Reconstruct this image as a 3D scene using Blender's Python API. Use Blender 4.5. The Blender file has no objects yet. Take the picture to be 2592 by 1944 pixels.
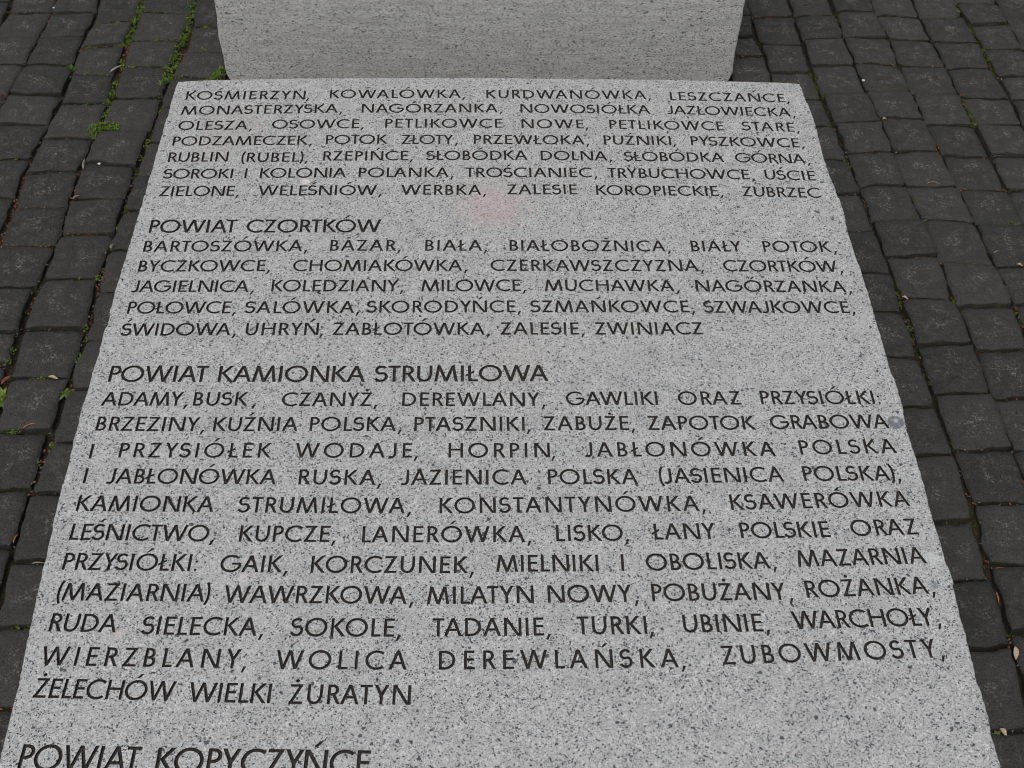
import bpy, bmesh, math, random
from mathutils import Vector, Matrix, noise
from mathutils.geometry import delaunay_2d_cdt

random.seed(7)
scene = bpy.context.scene
COL = scene.collection

# ------------------------------------------------------------------ camera
CAM_H = 1.525
cam_data = bpy.data.cameras.new('camera')
cam_data.sensor_fit = 'HORIZONTAL'; cam_data.sensor_width = 36.0
cam_data.lens = 36.0 * 1.2723206
cam_data.clip_start = 0.05; cam_data.clip_end = 200
cam = bpy.data.objects.new('camera', cam_data); COL.objects.link(cam)
rot = Matrix.Rotation(-0.0411758, 3, 'Z') @ Matrix.Rotation(0.7371179, 3, 'X') @ Matrix.Rotation(0.0282609, 3, 'Z')
cam.matrix_world = Matrix.Translation((0, 0, CAM_H)) @ rot.to_4x4()
scene.camera = cam

# ------------------------------------------------------------------ overcast daylight
SUN_EL, SUN_AZ = math.radians(58), math.radians(200)
world = bpy.data.worlds.new('World'); scene.world = world; world.use_nodes = True
wn, wl = world.node_tree.nodes, world.node_tree.links
wn.clear()
sky = wn.new('ShaderNodeTexSky'); sky.sky_type = 'NISHITA'; sky.sun_disc = False
sky.sun_elevation = SUN_EL; sky.sun_rotation = SUN_AZ
sky.air_density = 1.0; sky.dust_density = 4.0; sky.ozone_density = 1.0
hs = wn.new('ShaderNodeHueSaturation'); hs.inputs['Saturation'].default_value = 0.22   # cloud cover greys the sky
bg = wn.new('ShaderNodeBackground'); bg.inputs['Strength'].default_value = 0.12
wo = wn.new('ShaderNodeOutputWorld')
wl.new(sky.outputs[0], hs.inputs['Color']); wl.new(hs.outputs[0], bg.inputs['Color']); wl.new(bg.outputs[0], wo.inputs['Surface'])
sun_data = bpy.data.lights.new('sun', 'SUN'); sun_data.energy = 0.7; sun_data.angle = math.radians(40); sun_data.color = (1.0, 0.985, 0.96)
sun = bpy.data.objects.new('sun', sun_data); COL.objects.link(sun)
sd = Vector((math.cos(SUN_EL) * math.sin(SUN_AZ), math.cos(SUN_EL) * math.cos(SUN_AZ), math.sin(SUN_EL)))
sun.rotation_euler = sd.to_track_quat('Z', 'Y').to_euler(); sun.location = (0, -2, 4)
scene.view_settings.view_transform = 'Standard'; scene.view_settings.look = 'None'
scene.cycles.filter_width = 1.05          # a crisp compact camera
scene.view_settings.exposure = 0.0; scene.view_settings.gamma = 1.0

LINES = [
    ('text', [
        ('KOŚMIERZYN,', -0.4924, 1.8555, -0.2910, 1.8585),
        ('KOWALÓWKA,', -0.2487, 1.8614, -0.0247, 1.8637),
        ('KURDWANÓWKA,', 0.0190, 1.8631, 0.2945, 1.8625),
        ('LESZCZAŃCE,', 0.3352, 1.8596, 0.5338, 1.8548),
    ]),
    ('text', [
        ('MONASTERZYSKA,', -0.4942, 1.8126, -0.2321, 1.8205),
        ('NAGÓRZANKA,', -0.1921, 1.8207, 0.0383, 1.8229),
        ('NOWOSIÓŁKA', 0.0764, 1.8222, 0.2975, 1.8203),
        ('JAZŁOWIECKA,', 0.3263, 1.8200, 0.5368, 1.8140),
    ]),
    ('text', [
        ('OLESZA,', -0.4929, 1.7709, -0.3782, 1.7731),
        ('OSOWCE,', -0.3383, 1.7754, -0.1934, 1.7778),
        ('PETLIKOWCE', -0.1506, 1.7793, 0.0453, 1.7804),
        ('NOWE,', 0.0773, 1.7797, 0.1817, 1.7789),
        ('PETLIKOWCE', 0.2248, 1.7783, 0.4177, 1.7748),
        ('STARE,', 0.4489, 1.7750, 0.5365, 1.7715),
    ]),
    ('text', [
        ('PODZAMECZEK,', -0.4955, 1.7290, -0.2757, 1.7328),
        ('POTOK', -0.2460, 1.7342, -0.1449, 1.7362),
        ('ZŁOTY,', -0.1217, 1.7355, -0.0364, 1.7359),
        ('PRZEWŁOKA,', -0.0027, 1.7361, 0.1805, 1.7353),
        ('PUŹNIKI,', 0.2125, 1.7355, 0.3243, 1.7343),
        ('PYSZKOWCE,', 0.3571, 1.7340, 0.5375, 1.7292),
    ]),
    ('text', [
        ('RUBLIN', -0.4962, 1.6866, -0.4009, 1.6885),
        ('(RUBEL),', -0.3787, 1.6867, -0.2788, 1.6882),
        ('RZEPIŃCE,', -0.2472, 1.6911, -0.1091, 1.6925),
        ('SŁOBÓDKA', -0.0791, 1.6930, 0.0851, 1.6946),
        ('DOLNA,', 0.1065, 1.6938, 0.2154, 1.6930),
        ('SŁOBÓDKA', 0.2437, 1.6923, 0.4067, 1.6900),
        ('GÓRNA,', 0.4251, 1.6897, 0.5400, 1.6864),
    ]),
    ('text', [
        ('SOROKI', -0.4965, 1.6442, -0.3875, 1.6453),
        ('I', -0.3686, 1.6462, -0.3630, 1.6462),
        ('KOLONIA', -0.3443, 1.6466, -0.2069, 1.6486),
        ('POLANKA,', -0.1871, 1.6487, -0.0428, 1.6496),
        ('TROŚCIANIEC,', -0.0158, 1.6496, 0.1885, 1.6500),
        ('TRYBUCHOWCE,', 0.2129, 1.6496, 0.4425, 1.6455),
        ('UŚCIE', 0.4672, 1.6456, 0.5489, 1.6430),
    ]),
    ('text', [
        ('ZIELONE,', -0.4963, 1.6007, -0.3793, 1.6022),
        ('WELEŚNIÓW,', -0.3429, 1.6030, -0.1559, 1.6046),
        ('WERBKA,', -0.1181, 1.6055, 0.0093, 1.6058),
        ('ZALESIE', 0.0503, 1.6070, 0.1616, 1.6073),
        ('KOROPIECKIE,', 0.1917, 1.6058, 0.3865, 1.6039),
        ('ZUBRZEC', 0.4248, 1.6033, 0.5502, 1.5996),
    ]),
    ('heading', [
        ('POWIAT', -0.4981, 1.5145, -0.3660, 1.5151),
        ('CZORTKÓW', -0.3507, 1.5151, -0.1450, 1.5162),
    ]),
    ('text', [
        ('BARTOSZÓWKA,', -0.4995, 1.4714, -0.2614, 1.4727),
        ('BAZAR,', -0.2199, 1.4739, -0.1208, 1.4740),
        ('BIAŁA,', -0.0764, 1.4741, 0.0100, 1.4741),
        ('BIAŁOBOŻNICA,', 0.0515, 1.4742, 0.2890, 1.4728),
        ('BIAŁY', 0.3281, 1.4729, 0.4053, 1.4725),
        ('POTOK,', 0.4384, 1.4722, 0.5426, 1.4715),
    ]),
    ('text', [
        ('BYCZKOWCE,', -0.4997, 1.4276, -0.3126, 1.4287),
        ('CHOMIAKÓWKA,', -0.2716, 1.4288, -0.0199, 1.4296),
        ('CZERKAWSZCZYZNA,', 0.0225, 1.4296, 0.3341, 1.4289),
        ('CZORTKÓW,', 0.3719, 1.4289, 0.5440, 1.4270),
    ]),
    ('text', [
        ('JAGIELNICA,', -0.5016, 1.3844, -0.3317, 1.3843),
        ('KOLĘDZIANY,', -0.2991, 1.3854, -0.1135, 1.3853),
        ('MILOWCE,', -0.0801, 1.3853, 0.0666, 1.3863),
        ('MUCHAWKA,', 0.1015, 1.3863, 0.2931, 1.3851),
        ('NAGÓRZANKA,', 0.3251, 1.3851, 0.5485, 1.3832),
    ]),
    ('text', [
        ('POŁOWCE,', -0.5002, 1.3396, -0.3526, 1.3402),
        ('SALÓWKA,', -0.3316, 1.3401, -0.1753, 1.3407),
        ('SKORODYŃCE,', -0.1566, 1.3410, 0.0577, 1.3419),
        ('SZMAŃKOWCE,', 0.0803, 1.3418, 0.3107, 1.3412),
        ('SZWAJKOWCE,', 0.3326, 1.3405, 0.5451, 1.3396),
    ]),
    ('text', [
        ('ŚWIDOWA,', -0.5005, 1.2952, -0.3471, 1.2960),
        ('UHRYŃ,', -0.3264, 1.2959, -0.2240, 1.2965),
        ('ZABŁOTÓWKA,', -0.2032, 1.2964, 0.0128, 1.2964),
        ('ZALESIE,', 0.0353, 1.2967, 0.1476, 1.2965),
        ('ZWINIACZ', 0.1703, 1.2965, 0.3255, 1.2966),
    ]),
    ('heading', [
        ('POWIAT', -0.5025, 1.2074, -0.3682, 1.2070),
        ('KAMIONKA', -0.3536, 1.2069, -0.1521, 1.2063),
        ('STRUMIŁOWA', -0.1380, 1.2063, 0.1000, 1.2073),
    ]),
    ('text', [
        ('ADAMY,', -0.5042, 1.1641, -0.3954, 1.1638),
        ('BUSK ,', -0.3811, 1.1637, -0.3083, 1.1634),
        ('CZANYŻ,', -0.2622, 1.1626, -0.1408, 1.1622),
        ('DEREWLANY,', -0.0999, 1.1620, 0.0865, 1.1615),
        ('GAWLIKI', 0.1224, 1.1628, 0.2475, 1.1628),
        ('ORAZ', 0.2755, 1.1627, 0.3616, 1.1631),
        ('PRZYSIÓŁKI:', 0.3885, 1.1633, 0.5449, 1.1635),
    ]),
    ('text', [
        ('BRZEZINY,', -0.5027, 1.1204, -0.3672, 1.1185),
        ('KUŹNIA', -0.3482, 1.1184, -0.2364, 1.1186),
        ('POLSKA,', -0.2208, 1.1185, -0.1063, 1.1180),
        ('PTASZNIKI,', -0.0822, 1.1179, 0.0650, 1.1177),
        ('ZABUŻE,', 0.0903, 1.1183, 0.2047, 1.1185),
        ('ZAPOTOK', 0.2298, 1.1184, 0.3742, 1.1185),
        ('GRABOWA', 0.3953, 1.1191, 0.5553, 1.1202),
    ]),
    ('text', [
        ('I', -0.5020, 1.0730, -0.4953, 1.0730),
        ('PRZYSIÓŁEK', -0.4643, 1.0747, -0.2676, 1.0734),
        ('WODAJE,', -0.2365, 1.0733, -0.0837, 1.0725),
        ('HORPIN,', -0.0361, 1.0723, 0.0960, 1.0721),
        ('JABŁONÓWKA', 0.1432, 1.0729, 0.3945, 1.0730),
        ('POLSKA', 0.4274, 1.0752, 0.5561, 1.0770),
    ]),
    ('text', [
        ('I', -0.5016, 1.0325, -0.4955, 1.0325),
        ('JABŁONÓWKA', -0.4719, 1.0321, -0.2563, 1.0294),
        ('RUSKA,', -0.2276, 1.0292, -0.1290, 1.0278),
        ('JAZIENICA', -0.0960, 1.0279, 0.0652, 1.0274),
        ('POLSKA', 0.0927, 1.0276, 0.2087, 1.0276),
        ('(JASIENICA', 0.2366, 1.0281, 0.3990, 1.0304),
        ('POLSKA),', 0.4246, 1.0310, 0.5440, 1.0316),
    ]),
    ('text', [
        ('KAMIONKA', -0.5016, 0.9889, -0.3299, 0.9861),
        ('STRUMIŁOWA,', -0.2986, 0.9851, -0.0896, 0.9823),
        ('KONSTANTYNÓWKA,', -0.0463, 0.9821, 0.2832, 0.9840),
        ('KSAWERÓWKA', 0.3236, 0.9853, 0.5541, 0.9899),
    ]),
    ('text', [
        ('LEŚNICTWO,', -0.5008, 0.9448, -0.3306, 0.9413),
        ('KUPCZE,', -0.2928, 0.9407, -0.1812, 0.9393),
        ('LANERÓWKA,', -0.1413, 0.9384, 0.0607, 0.9375),
        ('LISKO,', 0.0993, 0.9387, 0.1824, 0.9388),
        ('ŁANY', 0.2219, 0.9401, 0.2988, 0.9406),
        ('POLSKIE', 0.3299, 0.9412, 0.4430, 0.9426),
        ('ORAZ', 0.4702, 0.9439, 0.5547, 0.9460),
    ]),
    ('text', [
        ('PRZYSIÓŁKI:', -0.5005, 0.9009, -0.3462, 0.8978),
        ('GAIK,', -0.3106, 0.8962, -0.2358, 0.8950),
        ('KORCZUNEK,', -0.2008, 0.8944, -0.0105, 0.8921),
        ('MIELNIKI', 0.0240, 0.8939, 0.1492, 0.8937),
        ('I', 0.1768, 0.8942, 0.1819, 0.8941),
        ('OBOLISKA,', 0.2078, 0.8943, 0.3601, 0.8964),
        ('MAZARNIA', 0.3943, 0.8983, 0.5546, 0.9025),
    ]),
    ('text', [
        ('(MAZIARNIA)', -0.4985, 0.8575, -0.3175, 0.8542),
        ('WAWRZKOWA,', -0.3012, 0.8525, -0.0828, 0.8492),
        ('MILATYN', -0.0589, 0.8484, 0.0678, 0.8493),
        ('NOWY,', 0.0853, 0.8495, 0.1865, 0.8497),
        ('POBUŻANY,', 0.2105, 0.8505, 0.3728, 0.8512),
        ('ROŻANKA,', 0.3976, 0.8538, 0.5471, 0.8585),
    ]),
    ('text', [
        ('RUDA', -0.4979, 0.8152, -0.4195, 0.8130),
        ('SIELECKA,', -0.3896, 0.8101, -0.2561, 0.8071),
        ('SOKOLE,', -0.2162, 0.8062, -0.0961, 0.8045),
        ('TADANIE,', -0.0516, 0.8044, 0.0793, 0.8045),
        ('TURKI,', 0.1183, 0.8055, 0.2006, 0.8057),
        ('UBINIE,', 0.2437, 0.8070, 0.3381, 0.8078),
        ('WARCHOŁY,', 0.3739, 0.8105, 0.5433, 0.8144),
    ]),
    ('text', [
        ('WIERZBLANY,', -0.4991, 0.7707, -0.2709, 0.7648),
        ('WOLICA', -0.2305, 0.7633, -0.0798, 0.7610),
        ('DEREWLAŃSKA,', -0.0433, 0.7607, 0.2331, 0.7611),
        ('ZUBOWMOSTY,', 0.2841, 0.7641, 0.5369, 0.7713),
    ]),
    ('text', [
        ('ŻELECHÓW', -0.4972, 0.7298, -0.3396, 0.7241),
        ('WIELKI', -0.3243, 0.7228, -0.2315, 0.7202),
        ('ŻURATYN', -0.2111, 0.7192, -0.0751, 0.7167),
    ]),
    ('heading', [
        ('POWIAT', -0.4944, 0.6434, -0.3647, 0.6391),
        ('KOPYCZYŃCE', -0.3471, 0.6379, -0.1155, 0.6320),
    ]),
]
LEFT_EDGE = [(-0.5125, 1.9069), (-0.5146, 1.8093), (-0.5162, 1.6857), (-0.5189, 1.5629), (-0.5212, 1.4604), (-0.5236, 1.3869), (-0.5235, 1.2685), (-0.5264, 1.1594), (-0.5246, 1.0563), (-0.5248, 0.9651), (-0.5197, 0.8527), (-0.515, 0.7503), (-0.5134, 0.664)]
RIGHT_EDGE = [(0.567, 1.9078), (0.5714, 1.794), (0.5716, 1.6736), (0.5754, 1.5993), (0.5752, 1.4612), (0.5773, 1.4304), (0.578, 1.3218), (0.5778, 1.2421), (0.5791, 1.164), (0.577, 1.1168), (0.5777, 1.0303), (0.5767, 0.9506), (0.5771, 0.8813), (0.5739, 0.7803), (0.5716, 0.7028), (0.5706, 0.6349)]
BACK_EDGE = [(-0.5125, 1.9069), (-0.4796, 1.9109), (-0.3424, 1.9178), (-0.1569, 1.9212), (0.0296, 1.9225), (0.2195, 1.9212), (0.3604, 1.9182), (0.5507, 1.9115), (0.5668, 1.9078)]
COLUMNS = {
    'L0': [(-0.5957, 2.4948, -0.4917, 2.4948), (-0.5899, 2.3966, -0.4859, 2.3966), (-0.5912, 2.3072, -0.4872, 2.3072), (-0.6054, 2.2158, -0.5014, 2.2158), (-0.6133, 2.1124, -0.5093, 2.1124), (-0.616, 2.0025, -0.512, 2.0025), (-0.6253, 1.9056, -0.5213, 1.9056), (-0.6275, 1.8073, -0.5235, 1.8073), (-0.6384, 1.7042, -0.5344, 1.7042), (-0.6332, 1.5944, -0.5292, 1.5944), (-0.6295, 1.4842, -0.5255, 1.4842), (-0.637, 1.3763, -0.533, 1.3763), (-0.638, 1.2695, -0.534, 1.2695), (-0.6502, 1.1701, -0.5462, 1.1701), (-0.6492, 1.0525, -0.5452, 1.0525), (-0.6451, 0.9477, -0.5411, 0.9477), (-0.6371, 0.8263, -0.5331, 0.8263)],
    'L1': [(-0.7056, 2.543, -0.5936, 2.5505), (-0.7083, 2.4514, -0.5977, 2.4513), (-0.7113, 2.3477, -0.6086, 2.3504), (-0.7102, 2.2536, -0.6154, 2.2505), (-0.7098, 2.1422, -0.6136, 2.1479), (-0.7156, 2.0389, -0.6219, 2.0384), (-0.7249, 1.946, -0.6318, 1.935), (-0.7299, 1.8391, -0.6326, 1.8437), (-0.7263, 1.7433, -0.6329, 1.7398), (-0.7332, 1.6284, -0.6401, 1.6303), (-0.7367, 1.5082, -0.638, 1.5148), (-0.7334, 1.3995, -0.64, 1.4026), (-0.7287, 1.2912, -0.6497, 1.2915), (-0.7282, 1.179, -0.6505, 1.1814), (-0.7253, 1.074, -0.6545, 1.0748), (-0.721, 0.9628, -0.6513, 0.9646)],
    'L2': [(-0.8059, 2.5294, -0.7135, 2.5304), (-0.7963, 2.4062, -0.714, 2.4146), (-0.808, 2.3176, -0.7225, 2.3307), (-0.8045, 2.2239, -0.7204, 2.2213), (-0.8064, 2.1238, -0.717, 2.1243), (-0.8173, 2.0172, -0.7202, 2.0177), (-0.8262, 1.9107, -0.731, 1.92), (-0.8244, 1.8132, -0.7309, 1.8177), (-0.8262, 1.7132, -0.7259, 1.7162), (-0.8315, 1.6076, -0.7439, 1.6068), (-0.8336, 1.5073, -0.7448, 1.5001), (-0.8447, 1.4467, -0.7454, 1.4296)],
    'L3': [(-0.8909, 2.5408, -0.8083, 2.5418), (-0.8958, 2.4482, -0.8012, 2.4534), (-0.9, 2.3551, -0.8074, 2.3617), (-0.9043, 2.2591, -0.8097, 2.249), (-0.9168, 2.1562, -0.8116, 2.1558), (-0.9218, 2.0601, -0.8146, 2.0582), (-0.9243, 1.9544, -0.8283, 1.9548), (-0.922, 1.8473, -0.8309, 1.841), (-0.9219, 1.7443, -0.8327, 1.7403)],
    'L4': [(-0.9898, 2.5397, -0.8942, 2.5408), (-0.9853, 2.4509, -0.8946, 2.4506), (-0.993, 2.3509, -0.9003, 2.3523), (-0.9985, 2.2599, -0.9043, 2.2591), (-1.0051, 2.1556, -0.9183, 2.1562), (-1.0141, 2.0557, -0.9229, 2.0586)],
    'R00': [(0.5481, 2.5197, 0.588, 2.5264), (0.5597, 2.4555, 0.5922, 2.4498), (0.5617, 2.3743, 0.5818, 2.3711), (0.5772, 2.3015, 0.5998, 2.3017), (0.5824, 2.1872, 0.5996, 2.1874)],
    'R0': [(0.5856, 2.5452, 0.6755, 2.5526), (0.5926, 2.4456, 0.6833, 2.4519), (0.595, 2.343, 0.6803, 2.3363), (0.6011, 2.2437, 0.6837, 2.2443), (0.6049, 2.1518, 0.6886, 2.1523), (0.6082, 2.0585, 0.6986, 2.065), (0.6154, 1.9594, 0.703, 1.9551), (0.6181, 1.8573, 0.7102, 1.8594), (0.6197, 1.7557, 0.7098, 1.7542), (0.6238, 1.6452, 0.7191, 1.6433), (0.6245, 1.5519, 0.7153, 1.5499), (0.6242, 1.4462, 0.7172, 1.4425), (0.6238, 1.3348, 0.7216, 1.3393), (0.6231, 1.2298, 0.7268, 1.2374), (0.62, 1.1104, 0.7227, 1.1164), (0.6214, 1.009, 0.7222, 1.0134), (0.6205, 0.8973, 0.7204, 0.9052), (0.6151, 0.7762, 0.7096, 0.7843), (0.6105, 0.6816, 0.7008, 0.6805)],
    'R1': [(0.6834, 2.559, 0.7693, 2.56), (0.6855, 2.4525, 0.7745, 2.4546), (0.6862, 2.3593, 0.7748, 2.3659), (0.6893, 2.2652, 0.7803, 2.2698), (0.6941, 2.1685, 0.7847, 2.1739), (0.6996, 2.07, 0.7922, 2.0765), (0.708, 1.9777, 0.7971, 1.9781), (0.71, 1.8799, 0.7975, 1.8833), (0.7151, 1.7838, 0.8059, 1.7856), (0.7191, 1.6846, 0.8131, 1.6886), (0.7226, 1.5825, 0.811, 1.5783), (0.7239, 1.469, 0.8169, 1.4738), (0.7276, 1.3621, 0.8189, 1.3651), (0.728, 1.2472, 0.8212, 1.2501), (0.7322, 1.1444, 0.821, 1.1445), (0.7272, 1.04, 0.8131, 1.0341), (0.7267, 0.9239, 0.8124, 0.9255)],
    'R2': [(0.7716, 2.5728, 0.8649, 2.5739), (0.778, 2.4699, 0.862, 2.4689), (0.7779, 2.3734, 0.8707, 2.3691), (0.7826, 2.2781, 0.873, 2.2727), (0.7849, 2.1797, 0.8753, 2.1776), (0.7915, 2.092, 0.8808, 2.086), (0.7962, 1.9795, 0.8846, 1.9832), (0.7979, 1.8824, 0.8947, 1.8814), (0.8069, 1.7899, 0.9017, 1.7756), (0.8117, 1.6738, 0.9063, 1.6651), (0.8132, 1.5588, 0.9109, 1.5654), (0.817, 1.4544, 0.9071, 1.4567), (0.8173, 1.3503, 0.9073, 1.355), (0.8197, 1.2446, 0.9064, 1.2405)],
    'R3': [(0.8623, 2.5611, 0.9589, 2.5622), (0.8611, 2.4567, 0.9552, 2.4468), (0.8717, 2.3691, 0.9575, 2.3606), (0.8727, 2.2672, 0.9686, 2.2657), (0.8763, 2.1734, 0.9699, 2.1656), (0.8809, 2.071, 0.9738, 2.0665), (0.8871, 1.9714, 0.9802, 1.9694), (0.8947, 1.8724, 0.9825, 1.8704), (0.9014, 1.7743, 0.993, 1.7715), (0.9066, 1.6611, 0.9939, 1.6611), (0.9123, 1.5654, 0.996, 1.5616)],
    'R4': [(0.9595, 2.5495, 1.0508, 2.5569), (0.9557, 2.4444, 1.0468, 2.4465), (0.9611, 2.3548, 1.0567, 2.3499), (0.9689, 2.2602, 1.0586, 2.2598), (0.9712, 2.1646, 1.0694, 2.1548), (0.9772, 2.0715, 1.069, 2.066), (0.9828, 1.9732, 1.0712, 1.9698), (0.9839, 1.8704, 1.0739, 1.8707)],
    'R5': [(1.0518, 2.5889, 1.146, 2.59), (1.0468, 2.5065, 1.14, 2.5044), (1.058, 2.4185, 1.146, 2.4283), (1.0624, 2.3282, 1.1435, 2.3261), (1.0696, 2.2353, 1.1481, 2.2304), (1.0723, 2.1485, 1.1538, 2.1439), (1.0704, 2.0655, 1.1598, 2.0625)],
    'R6': [(1.1391, 2.5643, 1.2295, 2.5653), (1.1401, 2.4433, 1.224, 2.4423), (1.1444, 2.3346, 1.2241, 2.3325), (1.1492, 2.2288, 1.2245, 2.2294)],
}
MOSS = [
    (1, [(-0.5908, 2.4949), (-0.602, 2.4585), (-0.6008, 2.4052), (-0.6035, 2.3476), (-0.611, 2.3137), (-0.6119, 2.2479), (-0.6137, 2.2104), (-0.6179, 2.1789)]),
    (0.9, [(-0.5887, 2.3995), (-0.5654, 2.3939), (-0.5389, 2.3884)]),
    (0.35, [(-0.5756, 2.3085), (-0.5189, 2.3078)]),
    (0.9, [(-0.5089, 2.2541), (-0.5109, 2.2218), (-0.5172, 2.2111)]),
    (0.45, [(-0.6069, 2.2158), (-0.5469, 2.2152), (-0.5193, 2.2154)]),
    (0.8, [(-0.7073, 2.4936), (-0.7093, 2.4573), (-0.7093, 2.41), (-0.7131, 2.358), (-0.7197, 2.324)]),
    (0.35, [(-0.6968, 2.4503), (-0.606, 2.4524)]),
    (0.3, [(-0.7084, 2.3495), (-0.6134, 2.3503)]),
    (0.6, [(-0.7139, 2.2742), (-0.7085, 2.2525), (-0.675, 2.2463), (-0.6324, 2.2504), (-0.6134, 2.2479)]),
    (0.5, [(-0.8001, 2.225), (-0.7231, 2.2229)]),
    (0.6, [(-0.7192, 2.2097), (-0.7166, 2.1627), (-0.7146, 2.1118), (-0.7155, 2.0769)]),
    (0.5, [(-0.795, 2.4045), (-0.7165, 2.4146)]),
    (0.3, [(-0.8065, 2.3176), (-0.7238, 2.3296)]),
    (0.7, [(-0.8496, 2.2557), (-0.8096, 2.256), (-0.8063, 2.2249)]),
    (0.25, [(-0.7767, 2.1245), (-0.717, 2.1249)]),
    (0.3, [(-0.6937, 2.1448), (-0.616, 2.1479)]),
    (0.5, [(-0.6103, 2.1124), (-0.6131, 2.0924)]),
    (0.35, [(-0.6211, 2.0335), (-0.6211, 1.9813), (-0.6275, 1.935)]),
    (0.3, [(-0.8814, 1.9532), (-0.8539, 1.957)]),
    (0.35, [(-0.6253, 1.8416), (-0.6286, 1.7529)]),
    (0.3, [(-0.6895, 1.6303), (-0.6375, 1.6303), (-0.6348, 1.6573)]),
    (0.4, [(-0.7483, 1.6038), (-0.7434, 1.5375)]),
    (0.3, [(-0.64, 1.5374), (-0.6288, 1.4807), (-0.6372, 1.4125)]),
    (0.5, [(-0.7502, 1.4705), (-0.7478, 1.4397)]),
    (0.5, [(-0.7024, 1.4011), (-0.6896, 1.3977)]),
    (0.5, [(-0.6493, 1.3666), (-0.6442, 1.3763)]),
    (0.8, [(-0.7432, 1.3604), (-0.729, 1.3508)]),
    (0.8, [(-0.7271, 1.3036), (-0.6969, 1.2942)]),
    (0.45, [(-0.6476, 1.2396), (-0.6518, 1.2278)]),
    (0.3, [(-0.641, 1.2725), (-0.644, 1.2545)]),
    (0.25, [(-0.6248, 0.9403), (-0.5995, 0.9461)]),
    (0.8, [(1.0483, 2.5128), (1.0415, 2.4453), (1.0525, 2.4036)]),
    (0.5, [(1.0558, 2.4036), (1.0646, 2.2999), (1.0691, 2.2336)]),
    (0.8, [(0.6762, 2.2415), (0.6914, 2.22), (0.6922, 2.1722)]),
    (0.5, [(0.6944, 2.167), (0.702, 2.075)]),
    (0.5, [(0.739, 2.1883), (0.7829, 2.1728)]),
    (0.5, [(0.9454, 2.2628), (0.9709, 2.2493), (0.9769, 2.2221)]),
    (0.5, [(0.9702, 2.1583), (0.9783, 2.117), (0.9744, 2.0665)]),
    (0.4, [(0.9573, 2.3531), (0.9767, 2.3515)]),
    (0.4, [(0.7791, 2.4668), (0.7842, 2.3718)]),
    (0.3, [(0.7904, 2.473), (0.8695, 2.4647), (0.9167, 2.4501)]),
    (0.3, [(0.9537, 2.4504), (0.9927, 2.4448)]),
    (0.5, [(1.1392, 2.5013), (1.141, 2.4342), (1.1678, 2.4225)]),
    (0.5, [(0.6978, 1.9588), (0.7042, 1.9309)]),
    (0.4, [(0.8002, 1.9545), (0.806, 1.9406)]),
    (0.4, [(0.7984, 1.8811), (0.8045, 1.8323)]),
    (0.4, [(0.8059, 1.789), (0.8091, 1.7552), (0.81, 1.6895)]),
    (0.4, [(0.6923, 1.7571), (0.7142, 1.7551)]),
    (0.6, [(0.9566, 1.7723), (0.9849, 1.7639)]),
    (0.3, [(0.8961, 1.8325), (0.9014, 1.7765)]),
    (0.6, [(0.7177, 1.6304), (0.7182, 1.5844), (0.719, 1.5177), (0.7213, 1.4711)]),
    (0.7, [(0.806, 1.5957), (0.8134, 1.5618)]),
    (0.4, [(0.8151, 1.558), (0.9011, 1.5636)]),
    (0.4, [(0.8121, 1.5358), (0.8152, 1.4674)]),
    (0.4, [(0.8226, 1.6738), (0.886, 1.6659)]),
    (0.6, [(0.9352, 1.6659), (0.9556, 1.6619)]),
    (0.3, [(0.9044, 1.5468), (0.9068, 1.4921)]),
    (0.2, [(0.7218, 1.4294), (0.7257, 1.382)]),
    (0.5, [(0.7267, 0.9239), (0.7435, 0.9237)]),
    (0.6, [(0.6678, 0.7783), (0.6754, 0.7696)]),
    (0.3, [(0.7258, 1.1242), (0.7234, 1.102)]),
    (0.35, [(0.819, 1.3951), (0.8178, 1.3357)]),
]
# ------------------------------------------------------------------ helpers
def tag(o, label=None, cat=None, group=None, kind=None):
    if label: o['label'] = label
    if cat: o['category'] = cat
    if group: o['group'] = group
    if kind: o['kind'] = kind
    return o

def mesh_obj(name, verts, faces, mat, parent=None, smooth=False, loc=None):
    me = bpy.data.meshes.new(name); me.from_pydata(verts, [], faces)
    if smooth: me.polygons.foreach_set('use_smooth', [True] * len(me.polygons))
    me.materials.append(mat)
    o = bpy.data.objects.new(name, me); COL.objects.link(o)
    if loc is not None: o.location = loc
    if parent is not None: o.parent = parent
    me.update()
    return o

def empty(name, loc=(0, 0, 0)):
    o = bpy.data.objects.new(name, None); o.location = loc; o.empty_display_size = .1
    COL.objects.link(o); return o

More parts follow.
